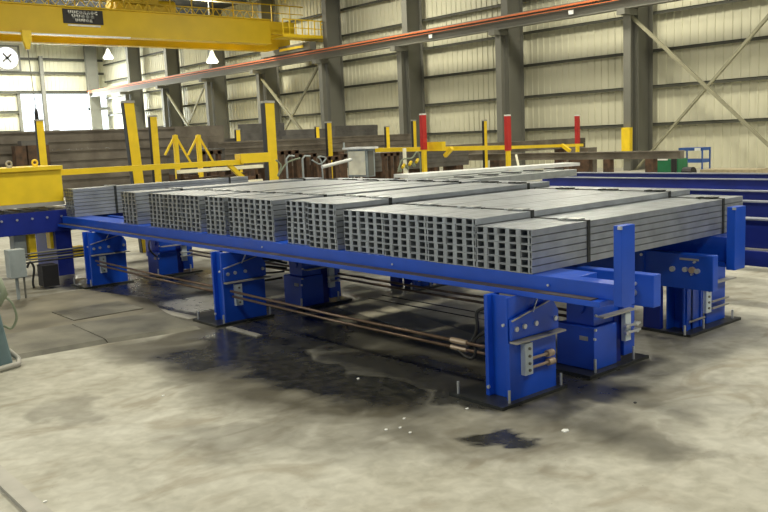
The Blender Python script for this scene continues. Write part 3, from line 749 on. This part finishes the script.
stack(284,330,130,141,25,2,.5,DARKST,'stack right of the tallest yellow post')
stack(219,330,142,171,18,5,.6,BRNST,'layered stack behind the tallest yellow post','beam','steel_beam','steel beam')
stack(333,377,126,137,27,2,.5,DARKST,'dark stack above the white cabinet')
stack(330,412,137,152,23,3,.6,BRNST,'long stack above the white cabinet','beam','steel_beam','steel beam')
stack(375,470,153,172,15.0,3,.6,DARKST,'stack right of the white cabinet','beam','steel_beam','steel beam')
stack(400,585,148,160,17.5,2,.5,BRNST,'long stack under the thin yellow rail')
# the long heavy brown beam in front of the back wall
tag(MB().box(15.9,8.2,.85,16.1,18.3,1.03).box(15.85,8.2,1.03,16.15,18.3,1.06).build('steel_beam', BRNST), 'single long brown beam reaching to the green welder', 'steel beam')
for (yy,w_,lab) in ((17.6,.5,'dark support under the left end of the long brown beam'),(11.4,.7,'wide rusty support under the long brown beam behind the right red post'),(10.45,.22,'narrow rusty support under the long brown beam'),(9.1,.25,'rusty support near the right end of the long brown beam')):
    tag(MB().box(15.9,yy-w_/2,0,16.1,yy+w_/2,.848).build('beam_support', RUST), lab, 'support', 'supports of the long brown beam')
q = P(577,148,0,19.5); tag(B(19.5,q.y-.45,.0,20,q.y+.45,q.z).build('steel_block', BRNST), 'brown steel block standing behind the right red post','steel block')
# rusty beam ends stacked between
rs = random.Random(11)
for k,(px,py,y) in enumerate(((212,160,15.5),(290,160,14.5),(308,163,14.2),(330,166,13.8),(352,163,14.5),(392,162,14.0))):
    q = P(px,py,1,y); t = thing('beam_trestle', (q.x,y,0), 'rusty brown steel trestle holding stock, %s' % ['left of the trestle frames','right of the tallest post','left of the white pipe','under the white pipe','behind the white cabinet','right of the white cabinet'][k], 'trestle')
    top = P(px,py-9,1,y).z
    for s in (-.22,.0,.22): B(q.x+s-.05,y,0,q.x+s+.05,y+.12,top).build('upright', RUST, t)
    B(q.x-.3,y,top-.08,q.x+.3,y+.12,top+.02).build('cross_bar', RUST, t)
# pallets of small stock with pale timbers left of tall post
t = thing('stock_cart', (2.4,10.5,0), 'low cart of rusty offcuts with a pale plank on top behind the tubes', 'cart')
a = P(178,172,1,10.5); b = P(262,166,1,10.5)
MB().bar((a.x,10.5,a.z),(b.x,10.5,b.z),.10,.06).build('top_plank', CREAM, t)
B(a.x,10.5,a.z-.28,b.x,10.8,a.z-.24).build('shelf', CREAM, t)
for k in range(12):
    x = a.x+(b.x-a.x)*(k+.5)/12; B(x-.07,10.55,a.z-.24,x+.07,10.7,a.z-.24+rs.uniform(.06,.17)).build('offcut', RUST, t)
for x in (a.x+.1,b.x-.1): B(x-.03,10.55,0,x+.03,10.7,a.z).build('leg', RUST, t)

# white cabinet with a little roof and the clutter round it
y = 6.6
a = P(347,150,1,y); b = P(375,177,1,y); m1 = P(366,150,1,y)
x0, x1 = m1.x, P(375,165,1,y).x; y1 = P(348,165,0,x0).y
t = thing('electrical_cabinet', (x0,y,0), 'cream fronted control cabinet with white flat roof behind the tubes', 'cabinet')
B(x0,y,b.z+.01,x1,y1,a.z).build('body', CABG, t, .004)
B(x0-.012,y+.03,b.z+.04,x0,y1-.03,a.z-.03).build('front_panel', CREAM, t); B(x0+.03,y-.01,b.z+.03,x1-.03,y,a.z-.03).build('side_panel', GREYP, t)
B(x0-.06,y-.05,a.z,x1+.04,y1+.05,a.z+.03).build('roof', WHITE, t); B(x0-.05,y1+.02,a.z+.03,x0-.03,y1+.04,a.z+.11).build('corner_post', CABG, t)
for yy in (y+.03,y1-.06): B(x0+.03,yy,0,x0+.06,yy+.03,b.z+.02).build('stand', GREYP, t)
a = P(322,167,1,6.7); b = P(351,159.5,1,6.7)
tag(MB().tube([a,b],.026,12).build('white_pipe', WHITE), 'white pipe slanting up to the cabinet from the left', 'pipe')
for k,(px,lab) in enumerate(((287,'left of the small grey standpipes behind the tubes'),(303,'right of the small grey standpipes behind the tubes'))):
    q = P(px,170,1,8.0); t2 = P(px,159,1,8.0).z
    tag(MB().tube([(q.x,8,0),(q.x,8,t2),(q.x+.05,8,t2+.05),(q.x+.16,8,t2+.04)],.016,8).build('standpipe', CABG), lab, 'pipe', 'standpipes')
hose([P(276,160,1,8.0),P(281,166,1,8.0),P(278,176,1,8.0),P(287,163,1,8.0),P(300,158,1,8.0)],.014,'grey hose hanging beside the tallest yellow post','hose',YPIPE)
hose([P(312,160,1,7.5),P(320,164,1,7.5),P(326,158,1,7.5),P(318,157,1,7.5),P(322,166,1,7.5),(P(322,166,1,7.5).x,7.5,.5),(P(322,166,1,7.5).x,7.5,.02)],.012,'tangled pale hose at the end of the white pipe','hose',CABG)
t = thing('valve_stand', (6,8.6,0), 'cluster of yellow valves and hoses right of the cabinet', 'valve stand')
q = P(405,165,1,8.6)
MB().bar((q.x,8.6,0),(q.x,8.6,P(405,148,1,8.6).z),.05).build('upright', CREAM, t)
for k in range(6): 
    z = q.z-.06+.02*k; x = q.x-.2+.09*k; MB().tube([(x,8.55,z),(x+.09,8.6,z+.05*(1 if k%2 else -1))],.03,8).build('valve', YEL if k%2 else YPIPE, t)
hose([P(398,172,1,8.5),P(402,160,1,8.5),P(412,158,1,8.5),P(417,152,1,8.5),P(420,160,1,8.5),(P(420,160,1,8.5).x,8.5,.5),(P(420,160,1,8.5).x,8.5,.02)],.014,'greenish hose hanging by the left red post','hose',YPIPE)

# second transfer table beyond with channels, a white strip for their bright reflection and blue beams
for k,(x,yl,lab) in enumerate(((3.63,4.6,'nearest of the long navy skid beams at right'),(5.32,5.6,'second navy skid beam at right'),(6.72,6.2,'third navy skid beam at right'),(8.89,7.0,'fourth navy skid beam at right'),(10.3,8.2,'farthest navy skid beam at right'))):
    t = thing('skid_beam', (x,0,0), lab, 'skid beam', 'navy skid beams at the right')
    hb = (.30,.24,.22,.24,.2)[k]
    z0 = .84-hb
    B(x-.075,-7,.825,x+.075,yl,.84).build('top_flange', mat('worn_blue_flange_%d'%k,(.30,.33,.42),.45,.3), t)
    B(x-.012,-7,z0+.015,x+.012,yl,.825).build('web', BLUED, t); B(x-.075,-7,z0,x+.075,yl,z0+.015).build('bottom_flange', ANGLE if k == 0 else BLUED, t)  # nearest bottom flange is pale: the light it catches is in its colour
    for y in (-5.5,4.2): B(x-.1,y,0,x+.1,y+.25,z0).build('leg', BLUED, t)
B_ = B(3.5,-7,.40,3.55,1.05,.54); tag(B_.build('lower_tie_beam', BLUED), 'dark lower tie beam below the nearest navy skid beam', 'beam')
for k in range(6):
    y = 4.55+k*.19
    m = MB(); m.box(3.35+.1*k,y,1.02,6.6-.1*k,y+.17,1.12+.012*(k%2))
    tag(m.build('steel_channel', GALV, None, .004), 'bundled grey channel on the second table, %s from the front' % ORD[k+1], 'steel channel', 'channels on the second table')
for k,x in enumerate((3.63,5.32)):
    tag(B(x-.07,4.5,.842,x+.07,5.7,1.018).build('dunnage_block', WOOD), 'timber under the second table channels, %s one' % ('left','right')[k], 'timber')
for k in range(6):
    x = 3.8+k*.5; tag(B(x,4.6,1.125+.012,x+.05,4.95,1.15).build('spacer_strip', STRAP), 'dark strap seal on the second table channels, %s from the left' % ORD[k+1], 'spacer', 'spacers on the second table')
a = P(403,175,2,1.12); b = P(582,167,2,1.12)
tag(MB().bar((4.1,5.85,1.16),(7.4,5.25,1.16),.4,.05).build('white_reflection_strip', WHITE), 'long white strip standing for the bright reflection on the second table channels', 'painted reflection')  # added white strip paints the reflection on top of the channels
# welder, gas bottle, blue cart, timber
a = P(650,159,0,20); b = P(672,170,0,20)
t = thing('welding_machine', (20,(a.y+b.y)/2,0), 'green welding machine near the back wall', 'welding machine')
B(20,b.y-.2,.10,20.6,a.y,a.z).build('body', GREEN, t, .03); B(19.98,b.y+.15,.62,20,a.y-.25,.70).build('label_plate', WHITE, t)
for yy in (b.y+.1,a.y-.1): MB().tube([(20.1,yy-.05,.12),(20.1,yy+.05,.12)],.12,14).build('wheel', BLACK, t)
q = P(674,160,0,19.5); qt = P(674,151,0,19.5)
tag(MB().tube([(19.5,q.y,0),(19.5,q.y,qt.z-.15),(19.5,q.y,qt.z)],.08,14,True,[.09,.09,.04]).build('gas_bottle', BLACK), 'dark gas bottle beside the green welding machine', 'gas bottle')
tag(MB().tube([(19.9,q.y-.42,.21),(19.9,q.y-.12,.21)],.21,14).build('cable_reel', BLACK), 'black cable reel on the floor right of the gas bottle', 'reel')
a = P(679,148,0,22); b = P(702,147.5,0,22); s1 = P(690,161,0,22).z; tz = a.z
t = thing('service_cart', (22,(a.y+b.y)/2,0), 'blue open shelf cart standing against the cream wall', 'cart')
for yy in (a.y,b.y):
    for x in (22,22.5): B(x,yy-.02,0,x+.04,yy+.02,tz).build('upright', CARTB, t)
B(22,b.y,tz-.10,22.5,a.y,tz-.0).build('top_shelf', CARTB, t); B(22,b.y,s1-.06,22.5,a.y,s1+.06).build('lower_shelf', CARTB, t)
B(21.97,b.y+.05,tz-.10,22,b.y+.25,tz-.01).build('white_box', WHITE, t)
q = P(700,169,0,21); q2 = P(756,167,0,21); tag(B(21,q2.y,.0,21.8,q.y,.27).build('timber_stack', WOOD), 'low pale timber stack on the floor behind the navy beams', 'timber')

# ------------------------------------------------------------------ light
def area(name, loc, sx, sy, e, col, rot=(0,0,0)):
    l = bpy.data.lights.new(name, 'AREA'); l.shape = 'RECTANGLE'; l.size = sx*HALL_U; l.size_y = sy*HALL_U; l.energy = e*HALL_U**2; l.color = col
    o = bpy.data.objects.new(name, l); COL.objects.link(o); o.location = Vector(loc)*HALL_U + HALL_O; o.rotation_euler = rot; return o
WARM = (1.0,.94,.76)
for x in (-8, 4, 16, 27.5):
    for y in (-9, 5, 20, 36, 52, 70):
        area('high_bay_and_fill_light', (x,y,12.4), 2.0, 2.0, 900 if x < 27 else 1250, WARM)
# daylight through the end doorway then added fill lamps that brighten the end wall
area('doorway_daylight', (29,86.6,4), 9, 7.5, 5000, (.9,.97,1.0), (math.radians(-90),0,0))
for x in (14, 21, 28): area('high_bay_and_fill_light', (x,81,12.0), 2, 2, 2000, (1,.98,.88))

w = bpy.data.worlds.new('world'); scene.world = w; w.use_nodes = True
bg = w.node_tree.nodes['Background']; bg.inputs['Strength'].default_value = 1.0
# sky outside: bright low sun haze beyond the end doorway, dimmer elsewhere
wn = w.node_tree; tc = wn.nodes.new('ShaderNodeTexCoord'); sp_ = wn.nodes.new('ShaderNodeSeparateXYZ'); wn.links.new(tc.outputs['Generated'], sp_.inputs[0])
wr = wn.nodes.new('ShaderNodeValToRGB'); wr.color_ramp.elements[0].position = .55; wr.color_ramp.elements[0].color = (.14,.175,.23,1)
wr.color_ramp.elements[1].position = .85; wr.color_ramp.elements[1].color = (2.2,2.4,2.5,1)
wn.links.new(sp_.outputs[1], wr.inputs['Fac']); wn.links.new(wr.outputs['Color'], bg.inputs['Color'])
scene.view_settings.view_transform = 'Standard'; scene.view_settings.look = 'None'; scene.view_settings.gamma = 1
scene.view_settings.use_curve_mapping = False; scene.view_settings.exposure = -0.10
